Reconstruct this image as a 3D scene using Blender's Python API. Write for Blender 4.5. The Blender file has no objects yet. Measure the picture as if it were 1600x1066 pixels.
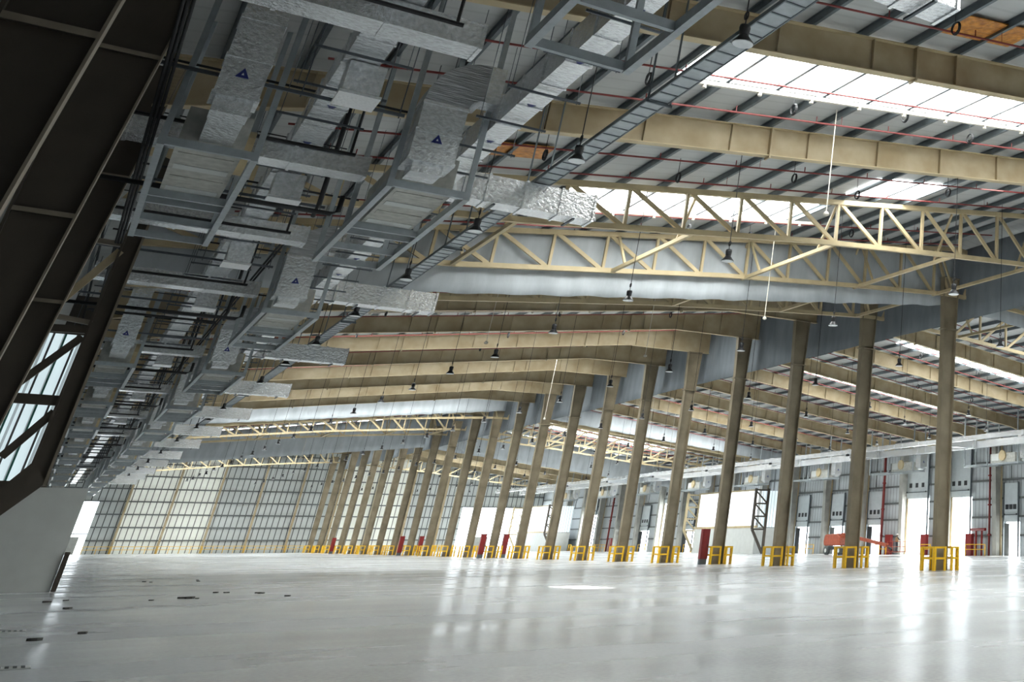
import bpy, math, random
from mathutils import Vector, Matrix
random.seed(7)
sc = bpy.context.scene
col = sc.collection

# ------------------------------------------------------------------ camera
F_PX, PX, PY = 1573.285, 1631.32, 63.17
ROLL, PITCH, YAW, CAM_H = CAMV = (-0.0040, 0.4616, 0.7343, 1.4144)
cy, sy = math.cos(YAW), math.sin(YAW)
fw = Vector((sy*math.cos(PITCH), cy*math.cos(PITCH), math.sin(PITCH)))
rt = Vector((cy, -sy, 0)); up = rt.cross(fw)
cr, sr = math.cos(ROLL), math.sin(ROLL)
r2 = rt*cr + up*sr; u2 = -rt*sr + up*cr
cam_d = bpy.data.cameras.new('camera'); cam = bpy.data.objects.new('camera', cam_d); col.objects.link(cam)
M = Matrix(((r2.x, u2.x, -fw.x), (r2.y, u2.y, -fw.y), (r2.z, u2.z, -fw.z))).to_4x4()
M.translation = (0, 0, CAM_H); cam.matrix_world = M
cam_d.sensor_width = 36; cam_d.lens = 36*F_PX/1600
cam_d.shift_x = -(PX-800)/1600; cam_d.shift_y = (PY-533)/1600
cam_d.clip_start = .05; cam_d.clip_end = 2000
sc.camera = cam
def vis(x, y, z, m=40):
    q = Vector((x, y, z-CAM_H)); w = q.dot(fw)
    if w < .5: return False
    a = PX+F_PX*q.dot(r2)/w; b = PY-F_PX*q.dot(u2)/w
    return -m < a < 1600+m and -m < b < 1066+m

# ------------------------------------------------------------------ world, sun, exposure
W = bpy.data.worlds.new('sky'); sc.world = W; W.use_nodes = True
bg = W.node_tree.nodes['Background']; bg.inputs[0].default_value = (.86, .94, 1, 1); bg.inputs[1].default_value = 3.2
sun_d = bpy.data.lights.new('sun', 'SUN'); sun_d.energy = 14; sun_d.angle = .01; sun_d.color = (1, .95, .86)
sun = bpy.data.objects.new('sun', sun_d); col.objects.link(sun)
SUN_TO = Vector((.62, -.30, .72)).normalized()
sun.rotation_euler = SUN_TO.to_track_quat('Z', 'Y').to_euler(); sun.location = (90, 0, 60)
vs = sc.view_settings; vs.view_transform = 'Standard'; vs.look = 'None'; vs.gamma = 1; vs.exposure = 1.6
try: vs.use_curve_mapping = False
except Exception: pass
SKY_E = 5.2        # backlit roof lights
cyc = sc.cycles; cyc.use_denoising = True; cyc.max_bounces = 8; cyc.diffuse_bounces = 3; cyc.glossy_bounces = 3
cyc.sample_clamp_indirect = 6

# ------------------------------------------------------------------ materials
def mat(name, c, rough=.6, metal=0, var=.12, scale=3., bump=0., c2=None, em=None, stretch=None, coat=0):
    m = bpy.data.materials.new(name); m.use_nodes = True; nt = m.node_tree; b = nt.nodes['Principled BSDF']
    tc = nt.nodes.new('ShaderNodeTexCoord'); mp = nt.nodes.new('ShaderNodeMapping')
    geo = nt.nodes.new('ShaderNodeNewGeometry')
    nt.links.new(geo.outputs['Position'], mp.inputs[0])
    if stretch: mp.inputs['Scale'].default_value = stretch
    nz = nt.nodes.new('ShaderNodeTexNoise'); nz.inputs['Scale'].default_value = scale; nz.inputs['Detail'].default_value = 5
    nt.links.new(mp.outputs[0], nz.inputs['Vector'])
    rp = nt.nodes.new('ShaderNodeValToRGB'); e = rp.color_ramp.elements
    e[0].position = .3; e[1].position = .7
    a = c2 if c2 else tuple(v*(1-var) for v in c); k = c if c2 else tuple(min(1, v*(1+var)) for v in c)
    e[0].color = (*a, 1); e[1].color = (*k, 1)
    nt.links.new(nz.outputs['Fac'], rp.inputs[0]); nt.links.new(rp.outputs[0], b.inputs['Base Color'])
    b.inputs['Roughness'].default_value = rough; b.inputs['Metallic'].default_value = metal
    if bump:
        bp = nt.nodes.new('ShaderNodeBump'); bp.inputs['Strength'].default_value = bump; bp.inputs['Distance'].default_value = .05
        nt.links.new(nz.outputs['Fac'], bp.inputs['Height']); nt.links.new(bp.outputs[0], b.inputs['Normal'])
    if em:
        b.inputs['Emission Color'].default_value = (*em[0], 1); b.inputs['Emission Strength'].default_value = em[1]
    return m
TAN = (.50, .42, .28)
M_ = dict(
 cream=mat('cream_steel_paint', (.52, .42, .25), .55, var=.14, scale=1.2),
 creamd=mat('weathered_cream_paint', TAN, .6, var=.18, scale=.8, c2=(.35, .265, .145)),
 colm=mat('column_paint', (.30, .25, .17), .55, var=.2, scale=.9, c2=(.19, .155, .10)),
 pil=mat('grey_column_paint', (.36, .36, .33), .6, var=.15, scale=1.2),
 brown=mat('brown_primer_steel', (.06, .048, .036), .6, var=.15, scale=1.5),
 tanedge=mat('tan_flange_paint', (.22, .185, .14), .55, var=.12, scale=3),
 galv=mat('galvanised_steel', (.13, .155, .17), .45, .35, var=.1, scale=4),
 rail=mat('grey_blue_channel_steel', (.38, .42, .44), .45, .2, var=.1, scale=5),
 foil=mat('crinkled_foil_insulation', (.80, .82, .84), .27, .75, var=.16, scale=12, bump=.6),
 foil2=mat('foil_duct_seam_tape', (.85, .86, .87), .3, .7, var=.08, scale=20, bump=.3),
 corr=mat('corrugated_foil_elbow', (.45, .47, .49), .35, .75, var=.3, scale=2, bump=.8, stretch=(1, 1, 14)),
 fabric_shaded=mat('shaded_grey_curtain_fabric', (.20, .225, .25), .85, var=.14, scale=1.2, bump=.9, stretch=(1.2, 1.2, .35)),  # same curtain fabric, with the shade on the long strip put into the colour
 fabric=mat('lit_grey_curtain_fabric', (.44, .475, .50), .85, var=.14, scale=1.2, bump=.9, stretch=(1.2, 1.2, .35)),  # lighter copy of that fabric, the light on the cross curtains in its colour
 black=mat('black_rubber_insulation', (.012, .012, .014), .6, var=.2, scale=8),
 blackm=mat('black_lamp_enamel', (.02, .02, .022), .4, var=.2, scale=8),
 lens=mat('frosted_lamp_lens', (.75, .78, .8), .3, var=.03, scale=8),
 red=mat('red_pipe_paint', (.20, .025, .022), .5, var=.15, scale=6),
 redc=mat('red_cabinet_enamel', (.22, .012, .012), .35, var=.1, scale=3),
 yellow=mat('yellow_safety_paint', (.86, .50, .012), .45, var=.08, scale=6),
 white=mat('white_painted_panel', (.60, .62, .60), .6, var=.05, scale=1.5),
 whitep=mat('white_conduit_plastic', (.66, .62, .53), .5, var=.04, scale=6),
 door=mat('pale_grey_door_panel', (.55, .60, .62), .5, var=.05, scale=2),
 dark=mat('dark_recess_metal', (.03, .034, .038), .6, var=.2, scale=3),
 louver=mat('weathered_louvre_sheet', (.46, .46, .42), .6, .1, var=.2, scale=5),
 orangef=mat('orange_foil_patch', (.75, .33, .06), .4, .3, var=.4, scale=5, bump=.8, c2=(.35, .12, .02)),
 machine=mat('orange_red_machine_paint', (.40, .085, .04), .45, var=.2, scale=4),
 rubber=mat('grey_tyre_rubber', (.10, .11, .11), .8, var=.2, scale=9),
 chrome=mat('unistrut_zinc', (.10, .115, .13), .45, .4, var=.1, scale=9),
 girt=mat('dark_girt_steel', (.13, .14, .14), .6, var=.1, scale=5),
 bandb=mat('blue_triangle_mark', (.02, .03, .18), .5, var=.05, scale=9),
 teal=mat('teal_frame_edge', (.05, .22, .18), .4, var=.1, scale=9),
 skin=mat('worker_skin', (.30, .18, .12), .6, var=.05, scale=9),
 cloth=mat('dark_workwear', (.06, .07, .08), .8, var=.2, scale=9),
 vest=mat('tan_work_shirt', (.38, .24, .12), .8, var=.1, scale=9),
 helmet=mat('white_helmet', (.8, .8, .78), .3, var=.03, scale=9),
 debris=mat('dark_offcut', (.06, .06, .055), .8, var=.3, scale=30),
 ground=mat('outside_concrete', (.6, .62, .62), .9, var=.05, scale=.4),
)
def panel_mat(name, c, rib=6.0, axis=1, em=0, rough=.55, dk=.72, metal=0):
    """ribbed metal / translucent cladding, ribs run vertically, spacing 1/rib m"""
    m = mat(name, c, rough, metal, var=.06, scale=.5); nt = m.node_tree; b = nt.nodes['Principled BSDF']
    geo = nt.nodes.new('ShaderNodeNewGeometry'); sp = nt.nodes.new('ShaderNodeSeparateXYZ'); nt.links.new(geo.outputs['Position'], sp.inputs[0])
    mu = nt.nodes.new('ShaderNodeMath'); mu.operation = 'MULTIPLY'; mu.inputs[1].default_value = rib
    nt.links.new(sp.outputs[axis], mu.inputs[0])
    fr = nt.nodes.new('ShaderNodeMath'); fr.operation = 'FRACT'; nt.links.new(mu.outputs[0], fr.inputs[0])
    gt = nt.nodes.new('ShaderNodeMath'); gt.operation = 'GREATER_THAN'; gt.inputs[1].default_value = .16; nt.links.new(fr.outputs[0], gt.inputs[0])
    mx = nt.nodes.new('ShaderNodeMixRGB'); mx.blend_type = 'MULTIPLY'; mx.inputs[0].default_value = 1
    src = b.inputs['Base Color'].links[0].from_socket
    mr = nt.nodes.new('ShaderNodeMapRange'); mr.inputs['To Min'].default_value = dk; mr.inputs['To Max'].default_value = 1
    nt.links.new(gt.outputs[0], mr.inputs[0]); cb = nt.nodes.new('ShaderNodeCombineColor')
    for i in range(3): nt.links.new(mr.outputs[0], cb.inputs[i])
    nt.links.new(src, mx.inputs[1]); nt.links.new(cb.outputs[0], mx.inputs[2]); nt.links.new(mx.outputs[0], b.inputs['Base Color'])
    if em:
        nt.links.new(mx.outputs[0], b.inputs['Emission Color']); b.inputs['Emission Strength'].default_value = em
    return m
M_['roof'] = panel_mat('roof_sheeting', (.46, .47, .46), 1.2, 1, dk=.9)
M_['clad'] = panel_mat('wall_cladding', (.52, .56, .58), 1.5, 1, dk=.5)
M_['cladx'] = panel_mat('end_wall_cladding', (.50, .53, .52), 1.13, 0, dk=.15)
M_['translx'] = panel_mat('translucent_wall_sheet', (.66, .68, .62), 1.13, 0, em=.10, dk=.2)
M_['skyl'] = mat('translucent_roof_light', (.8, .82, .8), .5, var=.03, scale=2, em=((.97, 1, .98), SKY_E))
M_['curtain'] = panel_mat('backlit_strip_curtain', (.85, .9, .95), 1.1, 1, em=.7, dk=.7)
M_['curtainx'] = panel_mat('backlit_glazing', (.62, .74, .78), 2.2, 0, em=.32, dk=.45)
# polished concrete floor
fl = mat('polished_concrete_floor', (.56, .585, .60), .2, var=.12, scale=.35, stretch=(1, .35, 1))
nt = fl.node_tree; b = nt.nodes['Principled BSDF']; geo = nt.nodes.new('ShaderNodeNewGeometry')
n2 = nt.nodes.new('ShaderNodeTexNoise'); n2.inputs['Scale'].default_value = .22; n2.inputs['Detail'].default_value = 6
mpp = nt.nodes.new('ShaderNodeMapping'); mpp.inputs['Rotation'].default_value = (0, 0, -.72); mpp.inputs['Scale'].default_value = (.35, 1.3, 1)
nt.links.new(geo.outputs['Position'], mpp.inputs[0]); nt.links.new(mpp.outputs[0], n2.inputs['Vector'])
mr = nt.nodes.new('ShaderNodeMapRange'); mr.inputs['From Min'].default_value = .3; mr.inputs['From Max'].default_value = .7
mr.inputs['To Min'].default_value = .15; mr.inputs['To Max'].default_value = .34
b.inputs['Specular IOR Level'].default_value = .4
nt.links.new(n2.outputs['Fac'], mr.inputs[0]); nt.links.new(mr.outputs[0], b.inputs['Roughness'])
n3 = nt.nodes.new('ShaderNodeTexNoise'); n3.inputs['Scale'].default_value = 14; n3.inputs['Detail'].default_value = 8
nt.links.new(geo.outputs['Position'], n3.inputs['Vector'])
mx = nt.nodes.new('ShaderNodeMixRGB'); mx.blend_type = 'OVERLAY'; mx.inputs[0].default_value = .35
src = b.inputs['Base Color'].links[0].from_socket
nt.links.new(src, mx.inputs[1]); nt.links.new(n3.outputs['Fac'], mx.inputs[2]); nt.links.new(mx.outputs[0], b.inputs['Base Color'])
bp = nt.nodes.new('ShaderNodeBump'); bp.inputs['Strength'].default_value = .05; bp.inputs['Distance'].default_value = .02
nt.links.new(n3.outputs['Fac'], bp.inputs['Height']); nt.links.new(bp.outputs[0], b.inputs['Normal'])
M_['floor'] = fl

# ------------------------------------------------------------------ mesh builder
class MB:
    def __init__(s): s.v = []; s.f = []
    def box(s, x0, x1, y0, y1, z0, z1):
        n = len(s.v)
        s.v += [(x0,y0,z0),(x1,y0,z0),(x1,y1,z0),(x0,y1,z0),(x0,y0,z1),(x1,y0,z1),(x1,y1,z1),(x0,y1,z1)]
        s.f += [tuple(n+i for i in q) for q in ((0,3,2,1),(4,5,6,7),(0,1,5,4),(1,2,6,5),(2,3,7,6),(3,0,4,7))]; return s
    def bar(s, p, q, w, d, side=None):
        """rectangular bar from p to q, w along 'side', d along the other normal"""
        p, q = Vector(p), Vector(q); a = (q-p).normalized()
        sd = Vector(side) if side else (Vector((0,0,1)) if abs(a.z) < .9 else Vector((0,1,0)))
        u = (sd - a*sd.dot(a)).normalized(); v = a.cross(u); n = len(s.v)
        for c in (p, q):
            for i, j in ((-1,-1),(1,-1),(1,1),(-1,1)): s.v.append(tuple(c+u*(i*w/2)+v*(j*d/2)))
        s.f += [tuple(n+i for i in t) for t in ((0,1,2,3),(7,6,5,4),(0,4,5,1),(1,5,6,2),(2,6,7,3),(3,7,4,0))]; return s
    def tube(s, pts, r, k=8, cap=True):
        pts = [Vector(p) for p in pts]; rings = []
        for i, p in enumerate(pts):
            a = (pts[min(i+1, len(pts)-1)]-pts[max(i-1, 0)]).normalized()
            h = Vector((0,0,1)) if abs(a.z) < .9 else Vector((1,0,0))
            u = (h-a*h.dot(a)).normalized(); v = a.cross(u); n = len(s.v); rr = r[i] if isinstance(r, (list, tuple)) else r
            s.v += [tuple(p+u*(rr*math.cos(t*2*math.pi/k))+v*(rr*math.sin(t*2*math.pi/k))) for t in range(k)]; rings.append(n)
        for a, b in zip(rings, rings[1:]):
            for t in range(k): s.f.append((a+t, a+(t+1)%k, b+(t+1)%k, b+t))
        if cap: s.f.append(tuple(rings[0]+t for t in reversed(range(k)))); s.f.append(tuple(rings[-1]+t for t in range(k)))
        return s
    def lathe(s, prof, c=(0,0,0), k=14):
        rings = []
        for r, z in prof:
            rings.append(len(s.v)); s.v += [(c[0]+r*math.cos(t*2*math.pi/k), c[1]+r*math.sin(t*2*math.pi/k), c[2]+z) for t in range(k)]
        for a, b in zip(rings, rings[1:]):
            for t in range(k): s.f.append((a+t, a+(t+1)%k, b+(t+1)%k, b+t))
        s.f.append(tuple(rings[0]+t for t in reversed(range(k)))); s.f.append(tuple(rings[-1]+t for t in range(k))); return s
    def prism(s, poly, a0, a1, axis='y'):
        """poly in the plane normal to axis, extruded from a0 to a1"""
        P = {'y': lambda u, v, a: (u, a, v), 'x': lambda u, v, a: (a, u, v), 'z': lambda u, v, a: (u, v, a)}[axis]
        n = len(s.v); k = len(poly)
        s.v += [P(u, v, a0) for u, v in poly]+[P(u, v, a1) for u, v in poly]
        s.f.append(tuple(n+i for i in range(k))); s.f.append(tuple(n+k+i for i in reversed(range(k))))
        for i in range(k): j = (i+1) % k; s.f.append((n+i, n+k+i, n+k+j, n+j))
        return s
    def strip(s, pts, y0, y1, t):
        """flange: polyline (x,z) swept in y with thickness t upward"""
        for (x0, z0), (x1, z1) in zip(pts, pts[1:]): s.prism([(x0,z0),(x1,z1),(x1,z1+t),(x0,z0+t)], y0, y1)
        return s
    def ring(s, c, R, r, k=16, j=6, ax='x'):
        pts = []
        for i in range(k+1):
            t = i*2*math.pi/k
            pts.append((c[0], c[1]+R*math.cos(t), c[2]+R*math.sin(t)) if ax == 'x' else (c[0]+R*math.cos(t), c[1], c[2]+R*math.sin(t)))
        return s.tube(pts, r, j, False)
    def build(s, name, m, parent=None, smooth=False):
        me = bpy.data.meshes.new(name); me.from_pydata(s.v, [], s.f); me.validate()
        import bmesh
        bm = bmesh.new(); bm.from_mesh(me); bmesh.ops.recalc_face_normals(bm, faces=bm.faces); bm.to_mesh(me); bm.free()
        if smooth:
            for p in me.polygons: p.use_smooth = True
        me.materials.append(M_[m] if isinstance(m, str) else m)
        o = bpy.data.objects.new(name, me); col.objects.link(o)
        if parent: o.parent = parent
        return o
def tag(o, label, cat, group=None, kind=None):
    if label: o['label'] = label
    if cat: o['category'] = cat
    if group: o['group'] = group
    if kind: o['kind'] = kind
    return o
def empty(name, loc=(0,0,0), label=None, cat=None, group=None):
    o = bpy.data.objects.new(name, None); col.objects.link(o); o.location = loc; o.empty_display_size = .3
    return tag(o, label, cat, group)
def struct(o): o['kind'] = 'structure'; return o
def dup(root, loc, label=None, flip=False, group=None):
    def rec(o, par):
        c = o.copy(); col.objects.link(c)
        if par: c.parent = par
        for ch in list(kids.get(o.name, [])): rec(ch, c)
        return c
    kids = {}
    def walk(o):
        kids[o.name] = list(o.children)
        for ch in o.children: walk(ch)
    walk(root)
    r = rec(root, None); r.location = loc
    if flip: r.scale = (-1, 1, 1)
    if label: r['label'] = label
    if group: r['group'] = group
    return r
ORD = ['first','second','third','fourth','fifth','sixth','seventh','eighth','ninth','tenth','eleventh','twelfth','thirteenth','fourteenth','fifteenth','sixteenth','seventeenth','eighteenth','nineteenth','twentieth']
ORD += ['twenty-'+o for o in ORD[:9]]+['thirtieth']+['thirty-'+o for o in ORD[:9]]+['fortieth']+['forty-'+o for o in ORD[:9]]+['fiftieth']
# ------------------------------------------------------------------ layout
Y0, S = 50.18, 9.0
def Y(i): return Y0+i*S
XC = 37.4; XM = 37.9                      # centre columns, ridge
XR = 78.9                                 # right wall
XL = 2*XM-XR-0.0                          # left wall
def ztop(x): return 12.78+.138*(x if x <= XM else 2*XM-x)
def mx_(x): return 2*XM-x
YE = 248.0
I0, I1 = -5, 21
TR = [-1, 0, 1, 10, 12, 13, 21]

# ------------------------------------------------------------------ setting: floor, roof, walls
struct(MB().box(-14, XR+1.2, -12, YE+1.0, -.3, 0).build('floor', 'floor'))
tag(struct(MB().box(-140, 240, -60, 400, -.6, -.32).build('ground_outside', 'ground')), None, None)
HOLE = Vector((14.9, 41.3, 0)); tt = (13.08+.138*HOLE.x)/(SUN_TO.z-.138*SUN_TO.x); HX, HY = HOLE.x+SUN_TO.x*tt, HOLE.y+SUN_TO.y*tt  # roof opening added so the sun lays a patch around this floor spot
rf = MB()
xs = [XL-1, HX-.8, HX+.8, XM]; ys = [-12, HY-1.6, HY+1.6, YE+1]
for a, bx in zip(xs, xs[1:]):
    for c, d in zip(ys, ys[1:]):
        if a == xs[1] and c == ys[1]: continue
        rf.prism([(a, ztop(a)+.26), (bx, ztop(bx)+.26), (bx, ztop(bx)+.34), (a, ztop(a)+.34)], c, d)
rf.prism([(XM, ztop(XM)+.26), (XR+1.2, ztop(XR+1.2)+.26), (XR+1.2, ztop(XR+1.2)+.34), (XM, ztop(XM)+.34)], -12, YE+1)
struct(rf.build('ceiling', 'roof'))
# left wall, wall behind the camera
struct(MB().box(XL-.9, XL-.75, -12, YE, 0, ztop(XL)).build('wall_left', 'girt'))  # cladding in the dark girt colour, shade of the left side put into it
struct(MB().prism([(XL-1, 0), (XR+1, 0), (XR+1, ztop(XR)), (XM, ztop(XM)), (XL-1, ztop(XL))], -12.2, -12).build('wall_back', 'cladx'))
# end wall with bright openings each side
BAY = 6.17; EX0 = 10.2; EXL, EXR = 6.5, 63.4
ew = MB()
bright = {1, 2, 6, 7}
edges = [EXL]+[EX0+BAY*i for i in range(9)]+[EXR]
for i, (a, bx) in enumerate(zip(edges, edges[1:])):
    poly = [(a, 0), (bx, 0), (bx, ztop(bx)+.3)] + ([(XM, ztop(XM)+.3)] if a < XM < bx else []) + [(a, ztop(a)+.3)]
    struct(MB().prism(poly, YE+.15, YE+.25).build('wall_end', 'translx' if i in bright else 'cladx'))
for a, bx in ((XL-1, EXL), (EXR, XR+1)):
    struct(MB().prism([(a, 8.1), (bx, 8.1), (bx, ztop(bx)+.3), (a, ztop(a)+.3)], YE+.15, YE+.25).build('wall_end', 'cladx'))
mu = MB()
for a, bx in ((XL+.5, EXL), (EXR, XR-.5)):
    for q in range(1, 5): x = a+(bx-a)*q/5; mu.box(x-.04, x+.04, YE+.15, YE+.25, 0, 8.1)
    mu.box(a, bx, YE+.15, YE+.25, 3.0, 3.15)
struct(mu.build('window_0', 'girt'))
for x0, x1 in ((4.0, 5.6), (65.5, 69.0)):
    tag(MB().box(x0, x1, YE-1, YE-.2, 0, 2.6).build('site_booth', 'pil'), 'small grey booth in the bright opening at the %s end of the end wall' % ('left' if x0 < 9 else 'right'), 'booth')
gi = MB()
for z in [1.95+2.02*k for k in range(8)]:
    a, bx = (EXL, EXR) if z < 8 else (XL, XR)
    if z > ztop(XL)-.3: a = (z-12.5)/.138; bx = 2*XM-a
    gi.box(max(a, XL), min(bx, XR), YE-.05, YE+.15, z, z+.2)
struct(gi.build('trim_1', 'girt'))
# right wall with dock door openings
DOORS = [(100.0, 104.2, 6.0, 'high'), (108.3, 113.0, 6.1, 'high'), (118.0, 121.2, 3.3, 'low'), (127.0, 130.2, 3.3, 'low'), (136.0, 139.2, 3.3, 'low'),
         (91.6, 94.0, 3.3, 'low'), (163.0, 166.4, 3.3, 'low'), (172.0, 175.5, 3.3, 'low'), (181.0, 185.0, 7.4, 'high'), (190.0, 193.5, 3.3, 'low'), (199.5, 203.0, 3.3, 'low'), (215.5, 220.5, 6.2, 'high')]
DOORS.sort()
rw = MB(); prev = -12
for a, bx, hgt, kd in DOORS:
    rw.box(XR, XR+.15, prev, a, 0, ztop(XR)+.3); rw.box(XR, XR+.15, a, bx, hgt, ztop(XR)+.3); prev = bx
rw.box(XR, XR+.15, prev, YE+.2, 0, ztop(XR)+.3)
struct(rw.build('wall_right', 'clad'))
gi = MB(); 
for z in [1.9, 3.75, 5.6, 7.5, 9.4, 11.3]:
    prev = 0
    for a, bx, hgt, kd in DOORS:
        if z < hgt+.2: gi.box(XR-.18, XR, prev, a-.15, z, z+.2); prev = bx+.15
    gi.box(XR-.18, XR, prev, YE, z, z+.2)
struct(gi.build('trim_2', 'girt'))
gi = MB()
for k in range(0, 26):
    y = 0+9.0*k
    gi.box(XR-.1, XR, y+3, y+3.06, 7.6, 12.2); gi.box(XR-.1, XR, y+6, y+6.06, 7.6, 12.2)
struct(gi.build('trim_3', 'girt'))

# roof lights (backlit translucent panels)
def roof_light(x0, x1, y0, y1, side, lab):
    g = 2*XM
    f = (lambda x: x) if side == 'left' else (lambda x: g-x)
    m = MB(); m.prism([(f(x0), ztop(x0)+.20), (f(x1), ztop(x1)+.20), (f(x1), ztop(x1)+.24), (f(x0), ztop(x0)+.24)], y0, y1)
    return m.build('window_%d' % lab, 'skyl')
n = 1
for i in (-5, -3, 3, 5, 7, 9, 11, 14, 16, 18, 20):
    struct(roof_light(10.6, 34.2, Y(i)+2.5, Y(i)+5.6, 'left', n)); n += 1
struct(roof_light(12.4, 23.9, Y(-1)+1.9, Y(-1)+5.6, 'left', n)); n += 1
struct(roof_light(24.0, 27.6, Y(-2)+5.6, Y(-2)+8.6, 'left', n)); n += 1
for i in (-6, -3, 0, 2, 4, 7, 9, 11, 12, 14, 16, 18, 20):
    struct(roof_light(8.0, 26.0, Y(i)+1.5, Y(i)+6.0, 'right', n)); n += 1

# purlins (one long member each)
def purlins():
    k = 0; x = 0.0
    proto = None; xs = [1.72*j-1.7 for j in range(24)]
    for side in (0, 1):
        for j, x in enumerate(xs):
            if x > 37.4: continue
            X = x if side == 0 else mx_(x)
            if abs(x-HX) < .85 and side == 0: X = HX+.9*(1 if x > HX else -1)
            o = MB()
            s = 1 if side == 0 else -1
            o.prism([(-.05, 0), (.05, 0), (.05, .02), (.0, .02), (.0, .22), (-.1, .22), (-.1, .235), (-.05, .235)], -12, YE)
            ob = o.build('roof_purlin', 'galv')
            ob.location = (X, 0, ztop(X)+.0); 
            tag(ob, 'dark galvanised purlin under the %s roof slope, %s up from the eave' % ('left' if side == 0 else 'right', ORD[j]), 'roof beam', 'purlins under the roof sheets')
purlins()

# ------------------------------------------------------------------ rafters
def zbot(x):
    if x < 3: return 11.25+(x+1)*.245
    if x < 31.6: return 12.23+(x-3)*(16.0-12.23)/28.6
    return 16.0+(x-31.6)*.002
def make_rafter():
    r = empty('roof_rafter')
    xs = [-1.0, 3, 31.6, 37.35, XM]
    w = MB(); w.prism([(x, zbot(x)) for x in xs]+[(x, ztop(x)-.001) for x in reversed(xs)], -.012, .012)
    for k in range(1, 13):
        x = -1+k*3.02
        w.box(x-.012, x+.012, -.14, .14, zbot(x), ztop(x))
    w.build('web', 'creamd', r)
    MB().strip([(x, zbot(x)-.03) for x in xs], -.17, .17, .03).build('bottom_flange', 'cream', r)
    MB().strip([(-1.2, ztop(-1.2)), (XM, ztop(XM))], -.17, .17, .03).build('top_flange', 'cream', r).location.z = -.03
    for x in (15.6, 28.2):
        MB().box(x-.03, x+.03, -.19, .19, zbot(x)-.12, ztop(x)+.0).build('splice_plate', 'creamd', r)
    for k, x in enumerate((7, 12, 19, 25, 31)):
        MB().bar((x, .1, zbot(x)+.02), (x+.15, .95, ztop(x)), .05, .05).build('fly_brace', 'cream', r)
    return r
raf = make_rafter(); first = True; c = [0, 0]
for i in range(I0, I1+2):
    if i in TR: continue
    if i == 21: continue
    for side in (0, 1):
        if side and i < -1: pass
        lab = 'cream I-beam rafter over the %s aisle, %s from the camera' % ('left' if side == 0 else 'right', ORD[c[side]]); c[side] += 1
        if first: raf.location = (0, Y(i), 0); tag(raf, lab, 'roof beam', 'cream rafters across the hall'); first = False
        else: dup(raf, (2*XM if side else 0, Y(i), 0), lab, bool(side))
# ------------------------------------------------------------------ lattice trusses
def tb(x):
    pts = [(-1.0, 11.5), (10.4, 12.48), (22.7, 13.88), (30.4, 14.52), (36.7, 14.96), (39, 15.0)]
    for (a, za), (bx, zb) in zip(pts, pts[1:]):
        if x <= bx: return za+(zb-za)*(x-a)/(bx-a)
    return 15.0
def make_truss():
    r = empty('roof_truss')
    xs = [-1.0, 10.4, 22.7, 30.4, 36.7, XM]
    MB().strip([(x, tb(x)-.11) for x in xs], -.11, .11, .22).build('bottom_chord', 'cream', r)
    MB().strip([(x, ztop(x)-.24) for x in (-1.0, XM)], -.11, .11, .23).build('top_chord', 'cream', r)
    x = -.6; k = 0
    while x < 36.5:
        x2 = min(x+2.45, 37.4)
        MB().bar((x, 0, tb(x)), (x, 0, ztop(x)-.1), .16, .12, (0,1,0)).build('vertical', 'cream', r)
        if x2-x > 1: MB().bar((x+.1, 0, ztop(x)-.15), (x2-.1, 0, tb(x2)+.05), .12, .17, (0,1,0)).build('diagonal', 'cream', r)
        x += 2.45
    return r
tr = make_truss(); first = True; c = [0, 0]
for i in TR:
    yy = Y(i) if i < 21 else 238.6
    for side in (0, 1):
        lab = 'cream lattice truss with zigzag web over the %s aisle, %s from the camera' % ('left' if side == 0 else 'right', ORD[c[side]]); c[side] += 1
        if first: tr.location = (0, yy, 0); tag(tr, lab, 'roof truss', 'lattice trusses across the hall'); first = False
        else: dup(tr, (2*XM if side else 0, yy, 0), lab, bool(side))
# lacing between paired trusses
for i0, w in ((-1, 'the near truss pair'), (0, 'the second truss pair'), (12, 'the far truss pair')):
    for side in (0, 1):
        fx = (lambda x: x) if not side else mx_
        for j, x in enumerate((3.2, 10.1, 17.0, 23.9, 30.8, 36.4)):
            if i0 == 0 and j < 3: continue
            t = empty('tie_strut', (fx(x), Y(i0), 0), 'cream strut tying %s, %s aisle, %s from the side wall' % (w, 'right' if side else 'left', ORD[j]), 'roof brace', 'struts between the trusses')
            MB().bar((0, .12, tb(x)-.03), (0, 8.88, tb(x)-.03), .17, .15).build('strut', 'cream', t)
            MB().bar((0, 7.4, tb(x)+.03), (.0, 8.8, ztop(x)-.25), .1, .1).build('kicker', 'cream', t)
            MB().bar((0, 1.6, tb(x)+.03), (.0, .2, ztop(x)-.25), .1, .1).build('kicker', 'cream', t)
# ------------------------------------------------------------------ smoke curtains
def curtain(yy, side, drop, nm, lab, zb0=12.35, sl=.1153, x0=-1, x1=XM, topf=None):
    m = MB(); N = 90; rows = 6; base = 0
    if side: x1 = XM-.86
    f = (lambda x: x) if side == 0 else mx_
    for k in range(N+1):
        x = x0+(x1-x0)*k/N
        zb = 13.127+sl*(x-14.985)+drop; zb = min(zb, ztop(x)-.3); zt = ztop(x)-.05
        seam = .05 if k % 9 == 0 else 0
        for j in range(rows+1):
            t = j/rows
            y = yy+.035*math.sin(k*1.7+t*2.6)+.03*math.sin(k*.9-t*4)+seam
            m.v.append((f(x), y, zb+(zt-zb)*t+(.03*math.sin(k*1.3) if j == 0 else 0)))
    for k in range(N):
        for j in range(rows):
            a = k*(rows+1)+j; m.f.append((a, a+rows+1, a+rows+2, a+1))
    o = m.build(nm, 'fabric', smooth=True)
    sm = o.modifiers.new('t', 'SOLIDIFY'); sm.thickness = .02
    return tag(o, lab, 'smoke curtain', 'grey fabric smoke curtains')
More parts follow.
